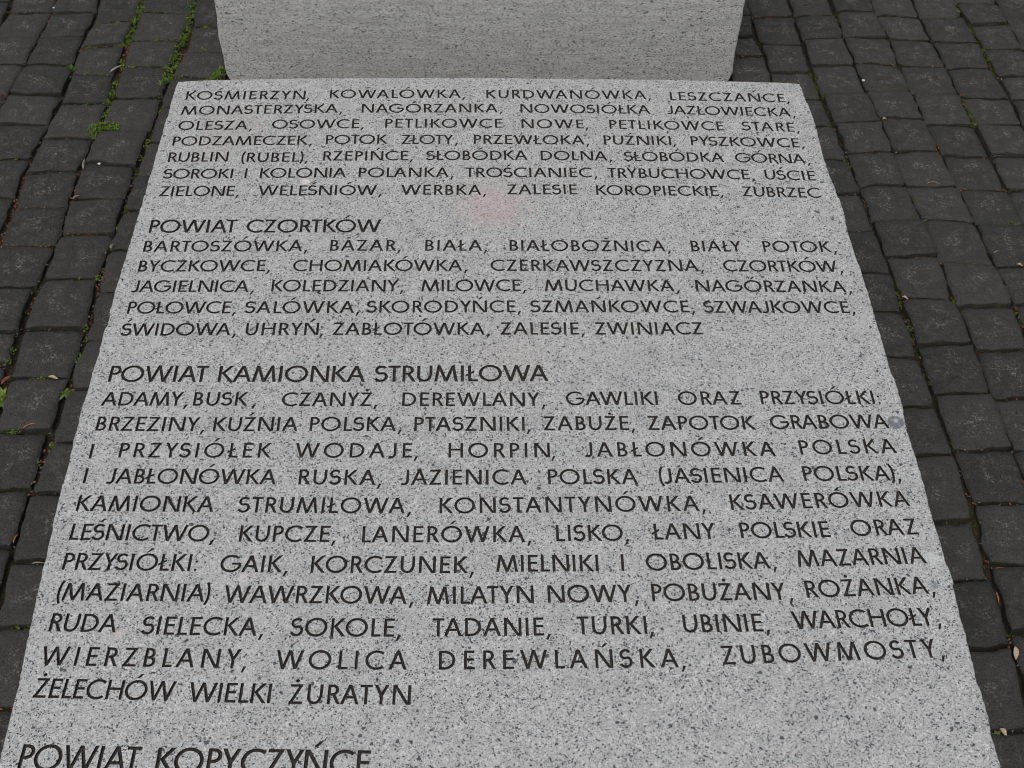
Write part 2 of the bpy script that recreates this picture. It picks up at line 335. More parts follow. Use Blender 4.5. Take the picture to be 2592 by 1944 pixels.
class NT:
    """small wrapper that writes node trees"""
    def __init__(s, name):
        s.m = bpy.data.materials.new(name); s.m.use_nodes = True
        s.n, s.l = s.m.node_tree.nodes, s.m.node_tree.links; s.n.clear()
        s.out = s.n.new('ShaderNodeOutputMaterial'); s.b = s.n.new('ShaderNodeBsdfPrincipled')
        s.l.new(s.b.outputs[0], s.out.inputs[0])
    def put(s, inp, v):
        if hasattr(v, 'links'): s.l.new(v, inp)
        elif v is not None: inp.default_value = v
    def coord(s, kind='Object', scale=None):
        c = s.n.new('ShaderNodeTexCoord').outputs[kind]
        if scale:
            mp = s.n.new('ShaderNodeMapping'); mp.inputs['Scale'].default_value = scale; s.l.new(c, mp.inputs[0]); c = mp.outputs[0]
        return c
    def noise(s, vec, scale, detail=3, rough=.55, dist=0):
        t = s.n.new('ShaderNodeTexNoise'); s.put(t.inputs['Vector'], vec); t.inputs['Scale'].default_value = scale
        t.inputs['Detail'].default_value = detail; t.inputs['Roughness'].default_value = rough; t.inputs['Distortion'].default_value = dist
        return t.outputs['Fac']
    def voro(s, vec, scale, out='Distance', rnd=1.0):
        t = s.n.new('ShaderNodeTexVoronoi'); s.put(t.inputs['Vector'], vec); t.inputs['Scale'].default_value = scale
        t.inputs['Randomness'].default_value = rnd
        return t.outputs[out]
    def ramp(s, fac, *stops):
        r = s.n.new('ShaderNodeValToRGB'); s.put(r.inputs[0], fac); e = r.color_ramp.elements
        while len(e) < len(stops): e.new(.5)
        for el, (p, c) in zip(e, stops):
            el.position = p; el.color = (c, c, c, 1) if isinstance(c, (int, float)) else (*c, 1)
        return r.outputs[0]
    def math(s, op, a, b=None, clamp=False):
        t = s.n.new('ShaderNodeMath'); t.operation = op; t.use_clamp = clamp
        s.put(t.inputs[0], a)
        if b is not None: s.put(t.inputs[1], b)
        return t.outputs[0]
    def mix(s, fac, a, b, mode='MIX'):
        t = s.n.new('ShaderNodeMix'); t.data_type = 'RGBA'; t.blend_type = mode
        s.put(t.inputs[0], fac)
        for i, v in ((6, a), (7, b)):
            s.put(t.inputs[i], (*v, 1) if isinstance(v, tuple) else v)
        return t.outputs[2]
    def spot(s, vec, x, y, r, soft=.5, z=.2):
        """1 inside a round stain lying at x, y on the stone"""
        d = s.n.new('ShaderNodeVectorMath'); d.operation = 'DISTANCE'; s.put(d.inputs[0], vec); d.inputs[1].default_value = (x, y, z)
        mr = s.n.new('ShaderNodeMapRange'); mr.interpolation_type = 'SMOOTHSTEP'; s.l.new(d.outputs['Value'], mr.inputs[0])
        mr.inputs[1].default_value = r; mr.inputs[2].default_value = r * (1 - soft); mr.inputs[3].default_value = 0; mr.inputs[4].default_value = 1
        return mr.outputs[0]
    def bump(s, h, strength, dist):
        t = s.n.new('ShaderNodeBump'); t.inputs['Strength'].default_value = strength; t.inputs['Distance'].default_value = dist
        s.put(t.inputs['Height'], h); s.l.new(t.outputs[0], s.b.inputs['Normal'])
    def done(s, col, rough, spec=.3):
        s.put(s.b.inputs['Base Color'], (*col, 1) if isinstance(col, tuple) else col)
        s.put(s.b.inputs['Roughness'], rough); s.b.inputs['Specular IOR Level'].default_value = spec
        return s.m

def granite(name, tint, lo, hi, dark=.115, stains=(), stretch=(1, 1, 1), band=0.0, blotch=1.0, cell=500):
    """interlocking crystals: ragged little cells, each milky, grey, clear or nearly black"""
    t = NT(name); c = t.coord('Object', stretch); w = t.coord('Object')
    nn = t.n.new('ShaderNodeTexNoise'); t.l.new(c, nn.inputs[0]); nn.inputs['Scale'].default_value = 520; nn.inputs['Detail'].default_value = 2
    of = t.n.new('ShaderNodeVectorMath'); of.operation = 'MULTIPLY_ADD'; t.l.new(nn.outputs['Color'], of.inputs[0]); of.inputs[1].default_value = (.0030, .0030, .0030); t.l.new(c, of.inputs[2])
    cv_ = of.outputs[0]
    def cells(scale):
        s_ = t.n.new('ShaderNodeSeparateColor'); t.l.new(t.voro(cv_, scale, 'Color'), s_.inputs[0]); return s_.outputs
    A, B, D = cells(cell), cells(cell * 1.9), cells(cell * .5)
    T = lambda k: tuple(min(.95, v * k) for v in tint)
    base = t.mix(A[0], T(lo), T(hi))
    base = t.mix(.45, base, t.mix(B[1], T(lo * .8), T(hi * 1.12)))
    base = t.mix(t.math('MULTIPLY', t.math('GREATER_THAN', A[1], .86), .55), base, T(hi * 1.28))
    base = t.mix(t.ramp(t.noise(w, 7, 3, .55), (.35, 0), (.7, .25 * blotch)), base, T(lo * .4 + hi * .6))
    base = t.mix(t.ramp(t.noise(w, 26, 3, .6), (.45, 0), (.75, .3 * blotch)), base, T(lo * .8))
    crowd = t.math('MULTIPLY', t.ramp(t.noise(w, 46, 4, .65), (.34, 0), (.66, 1)), .11 * blotch)
    thr = t.math('ADD', crowd, dark * .55)
    base = t.mix(t.math('MULTIPLY', t.math('LESS_THAN', A[2], t.math('MULTIPLY', thr, 1.35)), .55), base, (.15, .155, .165))
    base = t.mix(t.math('MULTIPLY', t.math('LESS_THAN', A[2], t.math('MULTIPLY', thr, .62)), .93), base, (.040, .044, .052))
    base = t.mix(t.math('MULTIPLY', t.math('LESS_THAN', B[2], t.math('MULTIPLY', thr, .75)), .80), base, (.055, .06, .07))
    base = t.mix(t.math('MULTIPLY', t.math('LESS_THAN', D[2], t.math('MULTIPLY', thr, .05)), .85), base, (.03, .034, .045))
    wob = t.noise(w, 120, 4, .75)
    for (x, y, r, col, amt, soft) in stains:
        f = t.math('MULTIPLY', t.spot(w, x, y, r, soft), t.math('MULTIPLY', t.ramp(wob, (.3, .35), (.6, 1)), amt))
        base = t.mix(f, base, col)
    if band:
        g = t.noise(t.coord('Object', (1.2, 1, 14)), 9, 3, .5)
        base = t.mix(t.ramp(g, (.4, 0), (.7, band)), base, tuple(v * lo * .72 for v in (tint[0] * 1.0, tint[1] * .985, tint[2] * .95)))
    t.bump(t.noise(w, 700, 3, .6), .25, .0012)
    return t.done(base, .78, .25)

def sett_mat():
    t = NT('basalt'); c = t.coord('Object'); oi = t.n.new('ShaderNodeObjectInfo')
    off = t.n.new('ShaderNodeVectorMath'); off.operation = 'ADD'; t.l.new(c, off.inputs[0])
    sc = t.n.new('ShaderNodeVectorMath'); sc.operation = 'SCALE'; t.l.new(oi.outputs['Location'], sc.inputs[0]); sc.inputs['Scale'].default_value = 1.0
    t.l.new(sc.outputs[0], off.inputs[1]); w = off.outputs[0]
    rnd = oi.outputs['Random']
    a = t.mix(rnd, (.023, .0222, .0205), (.046, .0438, .0395))
    a = t.mix(t.ramp(t.noise(w, 55, 4, .65), (.35, 0), (.7, .55)), a, (.052, .049, .044))
    a = t.mix(t.math('GREATER_THAN', t.noise(w, 520, 2, .6), .61), a, (.066, .065, .062))
    a = t.mix(t.math('LESS_THAN', t.noise(w, 430, 2, .6), .4), a, (.017, .017, .018))
    # worn pale scuffs gather where feet touch, near the middle of each stone
    d = t.n.new('ShaderNodeVectorMath'); d.operation = 'LENGTH'; t.l.new(c, d.inputs[0])
    mid = t.ramp(t.math('MULTIPLY', d.outputs['Value'], 10), (.08, 1), (.52, .0))
    sx = t.noise(w, 230, 4, .8, .15)
    patch = t.ramp(t.noise(w, 42, 2, .5), (.44, 0), (.6, 1))
    sc_f = t.math('MULTIPLY', t.math('MULTIPLY', t.ramp(sx, (.52, 0), (.57, 1)), patch), mid)
    a = t.mix(t.math('MULTIPLY', sc_f, t.ramp(t.noise(w, 480, 2, .6), (.42, .25), (.54, 1))), a, (.235, .225, .20))
    fl = t.math('GREATER_THAN', t.noise(w, 300, 3, .7), .70)
    a = t.mix(t.math('MULTIPLY', fl, .6), a, (.21, .2, .185))
    # green film low on the flanks
    g = t.n.new('ShaderNodeSeparateXYZ'); t.l.new(c, g.inputs[0])
    flank = t.ramp(t.math('MULTIPLY', g.outputs['Z'], -60), (.1, 0), (.8, 1))
    a = t.mix(t.math('MULTIPLY', flank, t.ramp(t.noise(w, 30, 3, .6), (.4, 0), (.65, .75))), a, (.045, .055, .022))
    t.bump(t.math('ADD', t.noise(w, 90, 4, .65), t.math('MULTIPLY', t.noise(w, 420, 3, .7), .35)), .7, .006)
    return t.done(a, t.ramp(t.noise(w, 60, 3, .6), (.3, .62), (.7, .85)), .35)

def soil_mat():
    t = NT('joint_soil'); w = t.coord('Object')
    a = t.mix(t.ramp(t.noise(w, 260, 4, .7), (.35, 0), (.65, 1)), (.012, .010, .008), (.070, .052, .036))
    a = t.mix(t.ramp(t.noise(w, 18, 3, .6), (.5, 0), (.68, .8)), a, (.035, .045, .012))
    a = t.mix(t.math('MULTIPLY', t.math('GREATER_THAN', t.noise(w, 330, 2, .6), .64), t.ramp(t.noise(w, 9, 3, .6), (.45, 0), (.6, 1))), a, (.16, .07, .04))
    a = t.mix(t.math('GREATER_THAN', t.noise(w, 380, 2, .6), .71), a, (.2, .17, .13))
    t.bump(t.noise(w, 250, 4, .7), 1.0, .006)
    return t.done(a, .95, .15)

def plain(name, lo, hi, scale=200, rough=.8, spec=.2, trans=0):
    t = NT(name); w = t.coord('Object')
    a = t.mix(t.ramp(t.noise(w, scale, 3, .6), (.35, 0), (.65, 1)), lo, hi)
    t.bump(t.noise(w, scale * 1.5, 3, .6), .4, .001)
    return t.done(a, rough, spec)

PINK = (.50, .40, .37)
M_TOP = granite('granite_honed', (1.0, 1.0, .99), .335, .575, .115, stains=[
    (.028, 1.580, .085, PINK, .55, .85), (-.40, 1.772, .075, (.42, .36, .33), .5, .9), (-.43, 1.72, .05, PINK, .3, .9),
    (-.271, 1.638, .010, (.72, .67, .65), .95, .5), (-.416, .811, .009, (.62, .54, .52), .7, .6), (-.281, .888, .009, (.66, .60, .59), .7, .6),
    (.556, .8715, .009, (.10, .12, .16), .65, .8), (.563, .909, .014, (.62, .64, .63), .7, .5), (.05, 1.25, .09, PINK, .12, .9),
    (.5659, 1.1308, .0128, (.15, .162, .18), 1.15, .25), (.5665, 1.1335, .0052, (.58, .59, .58), .9, .8)])
M_BLOCK = granite('granite_sawn', (1.0, 1.0, .965), .40, .60, .15, stretch=(.8, 1, 1.35), band=.5, blotch=.5, cell=480)
M_SPLIT = granite('granite_split', (.99, .99, 1.0), .38, .62, .1)
M_PAINT = plain('letter_paint', (.016, .0145, .0135), (.058, .049, .043), 420, .65, .3)
M_SETT = sett_mat(); M_SOIL = soil_mat()
M_MOSS = plain('moss_green', (.045, .075, .010), (.15, .215, .04), 120, .8, .15)
M_MOSS_DARK = plain('moss_olive', (.03, .045, .008), (.085, .105, .02), 160, .9, .1)
M_WEED = plain('weed_leaf', (.10, .15, .02), (.20, .26, .05), 90, .6, .3)
M_TWIG = plain('dry_twig', (.17, .13, .095), (.30, .245, .19), 200, .8, .2)
M_BARK = plain('bark_chip', (.30, .23, .20), (.45, .37, .32), 150, .8, .2)
M_LEAF = plain('dead_leaf', (.36, .26, .17), (.55, .44, .33), 150, .65, .3)
M_RED = plain('red_bud_scale', (.11, .042, .022), (.25, .095, .05), 200, .7, .25)
M_NEEDLE = plain('orange_needle', (.30, .12, .05), (.42, .2, .09), 200, .6, .3)
M_PEBBLE = plain('white_pebble', (.5, .49, .46), (.72, .7, .67), 200, .6, .3)

# ------------------------------------------------------------------ ground and pavement
N = 24
gv, gf = [], []
for j in range(N + 1):
    for i in range(N + 1):
        x = -30 + 60 * i / N; y = -25 + 60 * j / N
        gv.append((x, y, -.045 + .01 * noise.noise((x * .3, y * .3, 3))))
for j in range(N):
    for i in range(N):
        a = j * (N + 1) + i; gf.append((a, a + 1, a + N + 2, a + N + 1))
tag(mesh_obj('ground', gv, gf, M_SOIL), kind='structure')

X0, X1, Y0, Y1, ST = -2.0, 2.2, .0, 3.9, .014
nx, ny = int((X1 - X0) / ST), int((Y1 - Y0) / ST)
gv, gf = [], []
for j in range(ny + 1):
    for i in range(nx + 1):
        x = X0 + i * ST; y = Y0 + j * ST
        gv.append((x, y, -.0145 + .004 * noise.noise((x * 9, y * 9, 1)) + .0045 * noise.noise((x * 70, y * 70, 2))))
for j in range(ny):
    for i in range(nx):
        a = j * (nx + 1) + i; gf.append((a, a + 1, a + nx + 2, a + nx + 1))
pavement = tag(mesh_obj('pavement', gv, gf, M_SOIL, smooth=True), kind='structure')

def sett_geo(q, n, seed):
    """q = far-left, far-right, near-right, near-left corners; worn cube with rough rim"""
    cx = sum(p[0] for p in q) / 4; cy = sum(p[1] for p in q) / 4
    rn = random.Random(seed); tx, ty, dz = rn.uniform(-.032, .032), rn.uniform(-.032, .032), rn.uniform(-.003, .0025)
    gap = rn.uniform(.0012, .0034)
    chips = [rn.uniform(.006, .018) if rn.random() < .3 else 0 for _ in range(4)]
    V, F = [], []
    w = ((q[1][0] - q[0][0]) + (q[2][0] - q[3][0])) / 2; h = ((q[0][1] - q[3][1]) + (q[1][1] - q[2][1])) / 2
    def P(u, v):
        gu, gvv = .55 * gap / max(w, .02), 1.5 * gap / max(h, .02)
        # rounded corners in plan
        a, b = 2 * u - 1, 2 * v - 1
        a2 = a * math.sqrt(1 - .035 * b ** 10); b2 = b * math.sqrt(1 - .035 * a ** 10)
        u = .5 + .5 * a2 * (1 - 2 * gu); v = .5 + .5 * b2 * (1 - 2 * gvv)
        tx0 = q[3][0] * (1 - u) + q[2][0] * u; ty0 = q[3][1] * (1 - u) + q[2][1] * u
        tx1 = q[0][0] * (1 - u) + q[1][0] * u; ty1 = q[0][1] * (1 - u) + q[1][1] * u
        return tx0 * (1 - v) + tx1 * v, ty0 * (1 - v) + ty1 * v
    sc_ = 1 if n > 5 else .6
    for j in range(n + 1):
        for i in range(n + 1):
            # rows crowd toward the rim
            u = .5 - .5 * math.cos(math.pi * i / n) if n > 5 else i / n
            v = .5 - .5 * math.cos(math.pi * j / n) if n > 5 else j / n
            x, y = P(u, v); rim = min(u, 1 - u) * w; rim2 = min(v, 1 - v) * h; e = min(rim, rim2)
            if e < .012:
                k = .0042 * noise.noise((x * 34, y * 34, seed * .37)) + .0028 * noise.noise((x * 105, y * 105, seed))
                k *= 1 - e / .012
                if rim <= rim2: x += k
                if rim2 <= rim: y += k
            z = dz + tx * (x - cx) + ty * (y - cy)
            z -= .0030 * max(0, 1 - e / .0038) ** 1.5 + .0009 * max(0, 1 - e / .012) ** 2
            ch = chips[(0 if u < .5 else 1) + (0 if v < .5 else 2)]; cd = rim + rim2
            if cd < ch: z -= (ch - cd) * .4
            z += .0019 * noise.noise((x * 28, y * 28, seed)) + .0007 * noise.noise((x * 95, y * 95, seed)) + .0012 * (1 - (2 * u - 1) ** 2) * (1 - (2 * v - 1) ** 2)
            V.append((x - cx, y - cy, z))
    m = n + 1
    for j in range(n):
        for i in range(n):
            a = j * m + i; F.append((a, a + 1, a + m + 1, a + m))
    ring = [i for i in range(m)] + [j * m + n for j in range(1, m)] + [n * m + i for i in range(n - 1, -1, -1)] + [j * m for j in range(n - 1, 0, -1)]
    b0 = len(V)
    for k in ring:
        x, y, z = V[k]; V.append((x, y, z))
    bm_ = len(V)
    for k in ring:
        x, y, z = V[k]; V.append((x * .99, y * .99, z - .012))
    b1 = len(V)
    for k in ring:
        x, y, z = V[k]; V.append((x * .93, y * .93, -.05))
    L_ = len(ring)
    for k in range(L_):
        k2 = (k + 1) % L_
        F.append((b0 + k2, b0 + k, bm_ + k, bm_ + k2)); F.append((bm_ + k2, bm_ + k, b1 + k, b1 + k2))
    return V, F, (cx, cy)

def interp(pts, y):
    pts = sorted((p[1], p[0]) for p in pts)
    if y <= pts[0][0]: return pts[0][1]
    if y >= pts[-1][0]: return pts[-1][1]
    for (a, xa), (b, xb) in zip(pts, pts[1:]):
        if y <= b: return xa + (xb - xa) * (y - a) / max(b - a, 1e-6)

quads = []      # (quad, traced)
def bound(xl, xr, y, side):
    # setts are cut to butt against the slab (y < 1.93) and against the upright block (y > 2.2)
    if side == 'L': return xl, min(xr, -.533 if y < 1.925 else (-.498 if y > 2.19 else xr))
    if side == 'R': return max(xl, .588 if y < 1.925 else (.52 if y > 2.19 else xl)), xr
    return xl, xr
def put_column(rows, side=None, traced=True):
    for (a, b) in zip(rows, rows[1:]):
        ym = (a[1] + b[1] + a[3] + b[3]) / 4
        al, ar = bound(a[0], a[2], ym, side); bl_, br_ = bound(b[0], b[2], ym, side)
        if (ar - al + br_ - bl_) / 2 < .018: continue
        quads.append((((al, a[1]), (ar, a[3]), (br_, b[3]), (bl_, b[1])), traced))
rc = random.Random(21)
def extend(rows, ylo, yhi):
    """walks on with the same stones past the traced ones"""
    up, dn = [], []
    x0, y0, x1, y1 = rows[0]
    while y0 < yhi:
        s = rc.uniform(.09, .108); y0 += s; y1 += s + rc.uniform(-.004, .004); x0 += rc.uniform(-.002, .002); x1 += rc.uniform(-.002, .002)
        up.append((x0, y0, x1, y1))
    x0, y0, x1, y1 = rows[-1]
    while y0 > ylo:
        s = rc.uniform(.09, .11); y0 -= s; y1 -= s + rc.uniform(-.004, .004); dn.append((x0, y0, x1, y1))
    return list(reversed(up)), dn
order_l = ['L0', 'L1', 'L2', 'L3', 'L4']; order_r = ['R0', 'R1', 'R2', 'R3', 'R4', 'R5', 'R6']
for names, side in ((order_l, 'L'), (order_r, 'R')):
    for nm in names:
        rows = COLUMNS[nm]; sd_ = side if nm in ('L0', 'R0') else None
        put_column(rows, sd_)
        up, dn = extend(rows, .05, 3.8)
        put_column(up + rows[:1], sd_, False); put_column(rows[-1:] + dn, sd_, False)
rows = COLUMNS['R00']
fixed = []
for r in rows: fixed.append((min(r[0], r[2] - .09), r[1], r[2], r[3]))
put_column(fixed, 'R' , True)
up, dn = extend(fixed, 1.93, 3.8); put_column(up + fixed[:1], None, False)
# outer columns, out of the picture
def outer(edge, sgn, count):
    for k in range(count):
        a, b = (k * .095, (k + 1) * .095)
        ys = []; y = 3.85 - rc.uniform(0, .09)
        while y > .05: ys.append(y); y -= rc.uniform(.09, .11)
        rr = []
        for y in ys:
            e = interp(edge, y)
            xs = sorted((e + sgn * a, e + sgn * b)); rr.append((xs[0], y, xs[1], y + rc.uniform(-.004, .004)))
        put_column(rr, None, False)
outer([(r[0], r[1]) for r in COLUMNS['L4']], -1, 9)
outer([(r[2], r[3]) for r in COLUMNS['R6']], 1, 8)
# the strip between the slab and the block, and the paving behind the block
for k in range(10):
    xl = -.385 + k * .0875
    rr = [(xl, 2.19 - i * .088, xl + .0875, 2.19 - i * .088 + rc.uniform(-.003, .003)) for i in range(4)]
    rr[-1] = (xl, 1.932, xl + .0875, 1.932); put_column(rr, None, False)
    y = 3.8; rr = []
    while y > 2.6: rr.append((xl, y, xl + .0875, y)); y -= rc.uniform(.092, .108)
    rr.append((xl, 2.53, xl + .0875, 2.53)); put_column(rr, None, False)

SV, SF = [], []
from_cam = rot.transposed()
def seen(q):
    for x, y in list(q) + [(sum(p[0] for p in q) / 4, sum(p[1] for p in q) / 4)]:
        v = from_cam @ Vector((x, y, -CAM_H)); f = 1.2723206
        if v.z < 0 and abs(f * v.x / -v.z) < .502 and abs(f * v.y / -v.z) < .377: return True
    return False
count = 0
for k, (q, traced) in enumerate(quads):
    cxm = sum(p[0] for p in q) / 4; cym = sum(p[1] for p in q) / 4
    near = seen(q) and count < 298 and not (abs(cxm) < .4 and cym > 1.9)
    V, F, (cx, cy) = sett_geo(q, 10 if near else 4, k + 1)
    if near:
        count += 1
        mesh_obj('sett', V, F, M_SETT, pavement, True, (cx, cy, 0))
    else:
        b = len(SV); SV += [(x + cx, y + cy, z) for x, y, z in V]; SF += [tuple(i + b for i in f) for f in F]
tag(mesh_obj('outlying_setts', SV, SF, M_SETT, pavement, True), kind='stuff')

# ------------------------------------------------------------------ the lettering: a geometric sans in cap-height units
S = .142
def rect(x0, y0, x1, y1): return [(x0, y0), (x1, y0), (x1, y1), (x0, y1)]
def vert(x, y0=0, y1=1): return rect(x, y0, x + S, y1)
def hori(y, x0, x1): return rect(x0, y, x1, y + S * .92)
def diag(xa, ya, xb, yb, w=None):
    """slanted stroke cut level at both ends; xa, xb are centres of the ends"""
    ln = math.hypot(xb - xa, yb - ya); hw = (w or S) * ln / abs(yb - ya) / 2
    p = [(xa - hw, ya), (xa + hw, ya), (xb + hw, yb), (xb - hw, yb)]
    return p if yb > ya else [p[3], p[2], p[1], p[0]]
def arc(cx, cy, rx, ry, a0, a1, n=16, s=S):
    o, i = [], []
    for k in range(n + 1):
        a = math.radians(a0 + (a1 - a0) * k / n)
        o.append((cx + rx * math.cos(a), cy + ry * math.sin(a))); i.append((cx + (rx - s) * math.cos(a), cy + (ry - s * .95) * math.sin(a)))
    p = o + i[::-1]
    return p if a1 > a0 else p[::-1]
def bowl(x, y0, y1, w):
    """D-shaped bowl whose left side is open at x"""
    r = (y1 - y0) / 2; st = max(w - r, 0)
    rx = min(r, w)
    return [hori(y0, x, x + st + .005), hori(y1 - S * .92, x, x + st + .005), arc(x + st, y0 + r, rx, r, -90, 90, 12)]
def stroke_path(pts, s=S):
    L_, R_ = [], []
    for k, (x, y) in enumerate(pts):
        a = pts[max(k - 1, 0)]; b = pts[min(k + 1, len(pts) - 1)]
        dx, dy = b[0] - a[0], b[1] - a[1]; l = math.hypot(dx, dy); nx_, ny_ = -dy / l * s / 2, dx / l * s / 2
        L_.append((x + nx_, y + ny_)); R_.append((x - nx_, y - ny_))
    return (R_ + L_[::-1])
def s_curve():
    h = S / 2; pts = []
    r1, r2 = .225, .255
    c1 = (.255, 1.01 - r1 - h + .0); c2 = (.235, -.01 + r2 + h)
    for k in range(0, 11): a = math.radians(35 + k * 20.5); pts.append((c1[0] + r1 * 1.0 * math.cos(a), c1[1] + (r1) * math.sin(a)))
    for k in range(0, 12): a = math.radians(58 - k * 19.6); pts.append((c2[0] + r2 * math.cos(a), c2[1] + r2 * math.sin(a)))
    return [stroke_path(pts)]
def acute(cx, top=1.11): return [[(cx - .12, top - .01), (cx + .0, top - .01), (cx + .22, top + .22), (cx + .07, top + .22)]]
def dot(cx, cy, r=.092): return [[(cx + r * math.cos(k * math.pi / 6), cy + r * math.sin(k * math.pi / 6)) for k in range(12)]]
h = S / 2
G = {   # letter: (strokes, width, left bearing, right bearing)
 'A': ([diag(h * 1.1, 0, .43, 1), diag(.86 - h * 1.1, 0, .43, 1), hori(.29, .2, .67)], .86, .015, .015),
 'B': ([vert(0)] + bowl(S * .5, 0, .55, .46) + bowl(S * .5, .55 - S * .9, 1, .40), .53, .11, .05),
 'C': ([arc(.52, .5, .53, .52, 48, 312, 26)], .87, .06, .02),
 'D': ([vert(0)] + bowl(S * .5, 0, 1, .70), .77, .11, .06),
 'E': ([vert(0), hori(0, S * .5, .50), hori(.46, S * .5, .46), hori(1 - S * .92, S * .5, .49)], .50, .11, .05),
 'G': ([arc(.52, .5, .53, .52, 45, 352, 28), hori(.43, .56, 1.0)], 1.0, .06, .06),
 'H': ([vert(0), vert(.63), hori(.48, S * .5, .68)], .735, .11, .11),
 'I': ([vert(0)], S, .11, .11),
 'J': ([vert(.25, .2, 1), stroke_path([(.25 + h, .24), (.25 + h, .2), (.28, .12), (.22, .055), (.12, .035), (.0, .07)])], .355, .03, .10),
 'K': ([vert(0), diag(.17, .5, .57, 1), diag(.20, .56, .62, 0)], .68, .11, .01),
 'L': ([vert(0), hori(0, S * .5, .45)], .45, .11, .02),
 'M': ([diag(h * 1.0, 0, .215, 1), diag(.215, 1, .54, .0), diag(.54, .0, .865, 1), diag(.865, 1, 1.08 - h, 0)], 1.08, .05, .05),
 'N': ([vert(0), vert(.69), diag(h * 1.35, 1, .795 - h * 1.35, 0)], .795, .11, .11),
 'O': ([arc(.52, .5, .53, .52, -5, 185, 22), arc(.52, .5, .53, .52, 175, 365, 22)], 1.04, .06, .06),
 'P': ([vert(0)] + bowl(S * .5, .43, 1, .44), .50, .11, .03),
 'R': ([vert(0)] + bowl(S * .5, .43, 1, .44) + [diag(.27, .5, .53, 0)], .58, .11, .01),
 'S': (s_curve(), .51, .06, .06),
 'T': ([hori(1 - S * .92, 0, .56), vert(.28 - h)], .56, .02, .02),
 'U': ([vert(0, .36, 1), vert(.56, .36, 1), arc(.3325, .345, .3325, .355, 176, 364, 16)], .665, .10, .10),
 'W': ([diag(h * 1.1, 1, .36, 0), diag(.36, 0, .645, 1), diag(.645, 1, .93, 0), diag(.93, 0, 1.29 - h * 1.1, 1)], 1.29, .01, .01),
 'Y': ([diag(h * 1.2, 1, .345, .45), diag(.69 - h * 1.2, 1, .345, .45), vert(.345 - h, 0, .5)], .69, .01, .01),
 'Z': ([hori(0, .01, .62), hori(1 - S * .92, .03, .60), diag(.07, .0, .545, 1)], .63, .05, .05),
 ',': ([[(-.03, -.23), (.065, -.23), (.20, .10), (.065, .10)]], .17, .06, .05),
 ':': (dot(.08, .08, .07) + dot(.08, .56, .07), .16, .11, .05),
 '(': ([stroke_path([(.20, 1.10), (.12, .92), (.075, .7), (.06, .45), (.075, .2), (.12, 0), (.20, -.18)][::-1], S * .9)], .22, .07, .01),
 ')': ([stroke_path([(.02, 1.10), (.10, .92), (.145, .7), (.16, .45), (.145, .2), (.10, 0), (.02, -.18)], S * .9)], .22, .01, .07),
 ' ': ([], .12, .1, .1),
}
def variant(new, old, extra, **k):
    st, w, l, r = G[old]; G[new] = (st + extra, w, l, r)
variant('Ó', 'O', acute(.53)); variant('Ś', 'S', acute(.27)); variant('Ń', 'N', acute(.42)); variant('Ź', 'Z', acute(.33)); variant('Ż', 'Z', dot(.33, 1.17))
variant('Ł', 'L', [[(-.12, .42), (-.12, .29), (.28, .55), (.28, .68)]])
variant('Ę', 'E', [stroke_path([(.44, .03), (.37, -.06), (.37, -.14), (.45, -.18), (.52, -.16)], S * .7)])

def layout(text):
    """natural pen positions of each glyph"""
    x = 0; out = []; prev = None
    for ch in text:
        st, w, l, r = G[ch]
        if prev is not None: x += l
        if prev and (prev + ch) in ('AT', 'TA', 'AW', 'WA', 'AY', 'YA', 'LY', 'ŁY', 'LT', 'TJ', 'KO', 'RA', 'LA', 'KÓ', 'TO', 'TÓ', 'YŃ', 'LÓ', 'YS', 'AG'): x -= .06
        out.append((ch, x)); x += w + r; prev = ch
    return out, x - G[text[-1]][3]

TOPZ = .20
DEPTH = .0034
polys, owner = [], []
TRACK = []
for li, (kind, words) in enumerate(LINES):
    yy = words[0][2]
    cap = .0247 if kind == 'text' else .0302
    for (text, x0, y0, x1, y1) in words:
        core = text.rstrip(',: ')
        glyphs, wid = layout(core); tail = text[len(core):]
        L_ = math.hypot(x1 - x0, y1 - y0); ux, uy = (x1 - x0) / L_, (y1 - y0) / L_
        n = len(core) - 1; tr = (L_ / cap - wid) / n if n else 0
        sx = 1.0
        if n and tr < -.045: sx = (L_ / cap + .045 * n) / wid; tr = -.045     # a tight word is set a touch narrower
        TRACK.append((tr, sx, text))
        pen = [(ch, p * sx + i * tr) for i, (ch, p) in enumerate(glyphs)]
        end = L_ / cap
        for ch in tail:
            st, w, l, r = G[ch]
            if ch == ' ': end += .17; continue
            pen.append((ch, end + l + .06)); end += l + w + .06
        for ch, px in pen:
            for poly in G[ch][0]:
                pts = []
                for (gx, gy) in poly:
                    if ch not in ',:()': gy2 = gy
                    else: gy2 = gy
                    X = (px + gx * sx) * cap; Y = gy2 * cap
                    pts.append((x0 + ux * X - uy * Y, y0 + uy * X + ux * Y))
                # counter-clockwise, no doubled points
                area = sum(a[0] * b[1] - b[0] * a[1] for a, b in zip(pts, pts[1:] + pts[:1]))
                if area < 0: pts.reverse()
                polys.append(pts); owner.append(li)

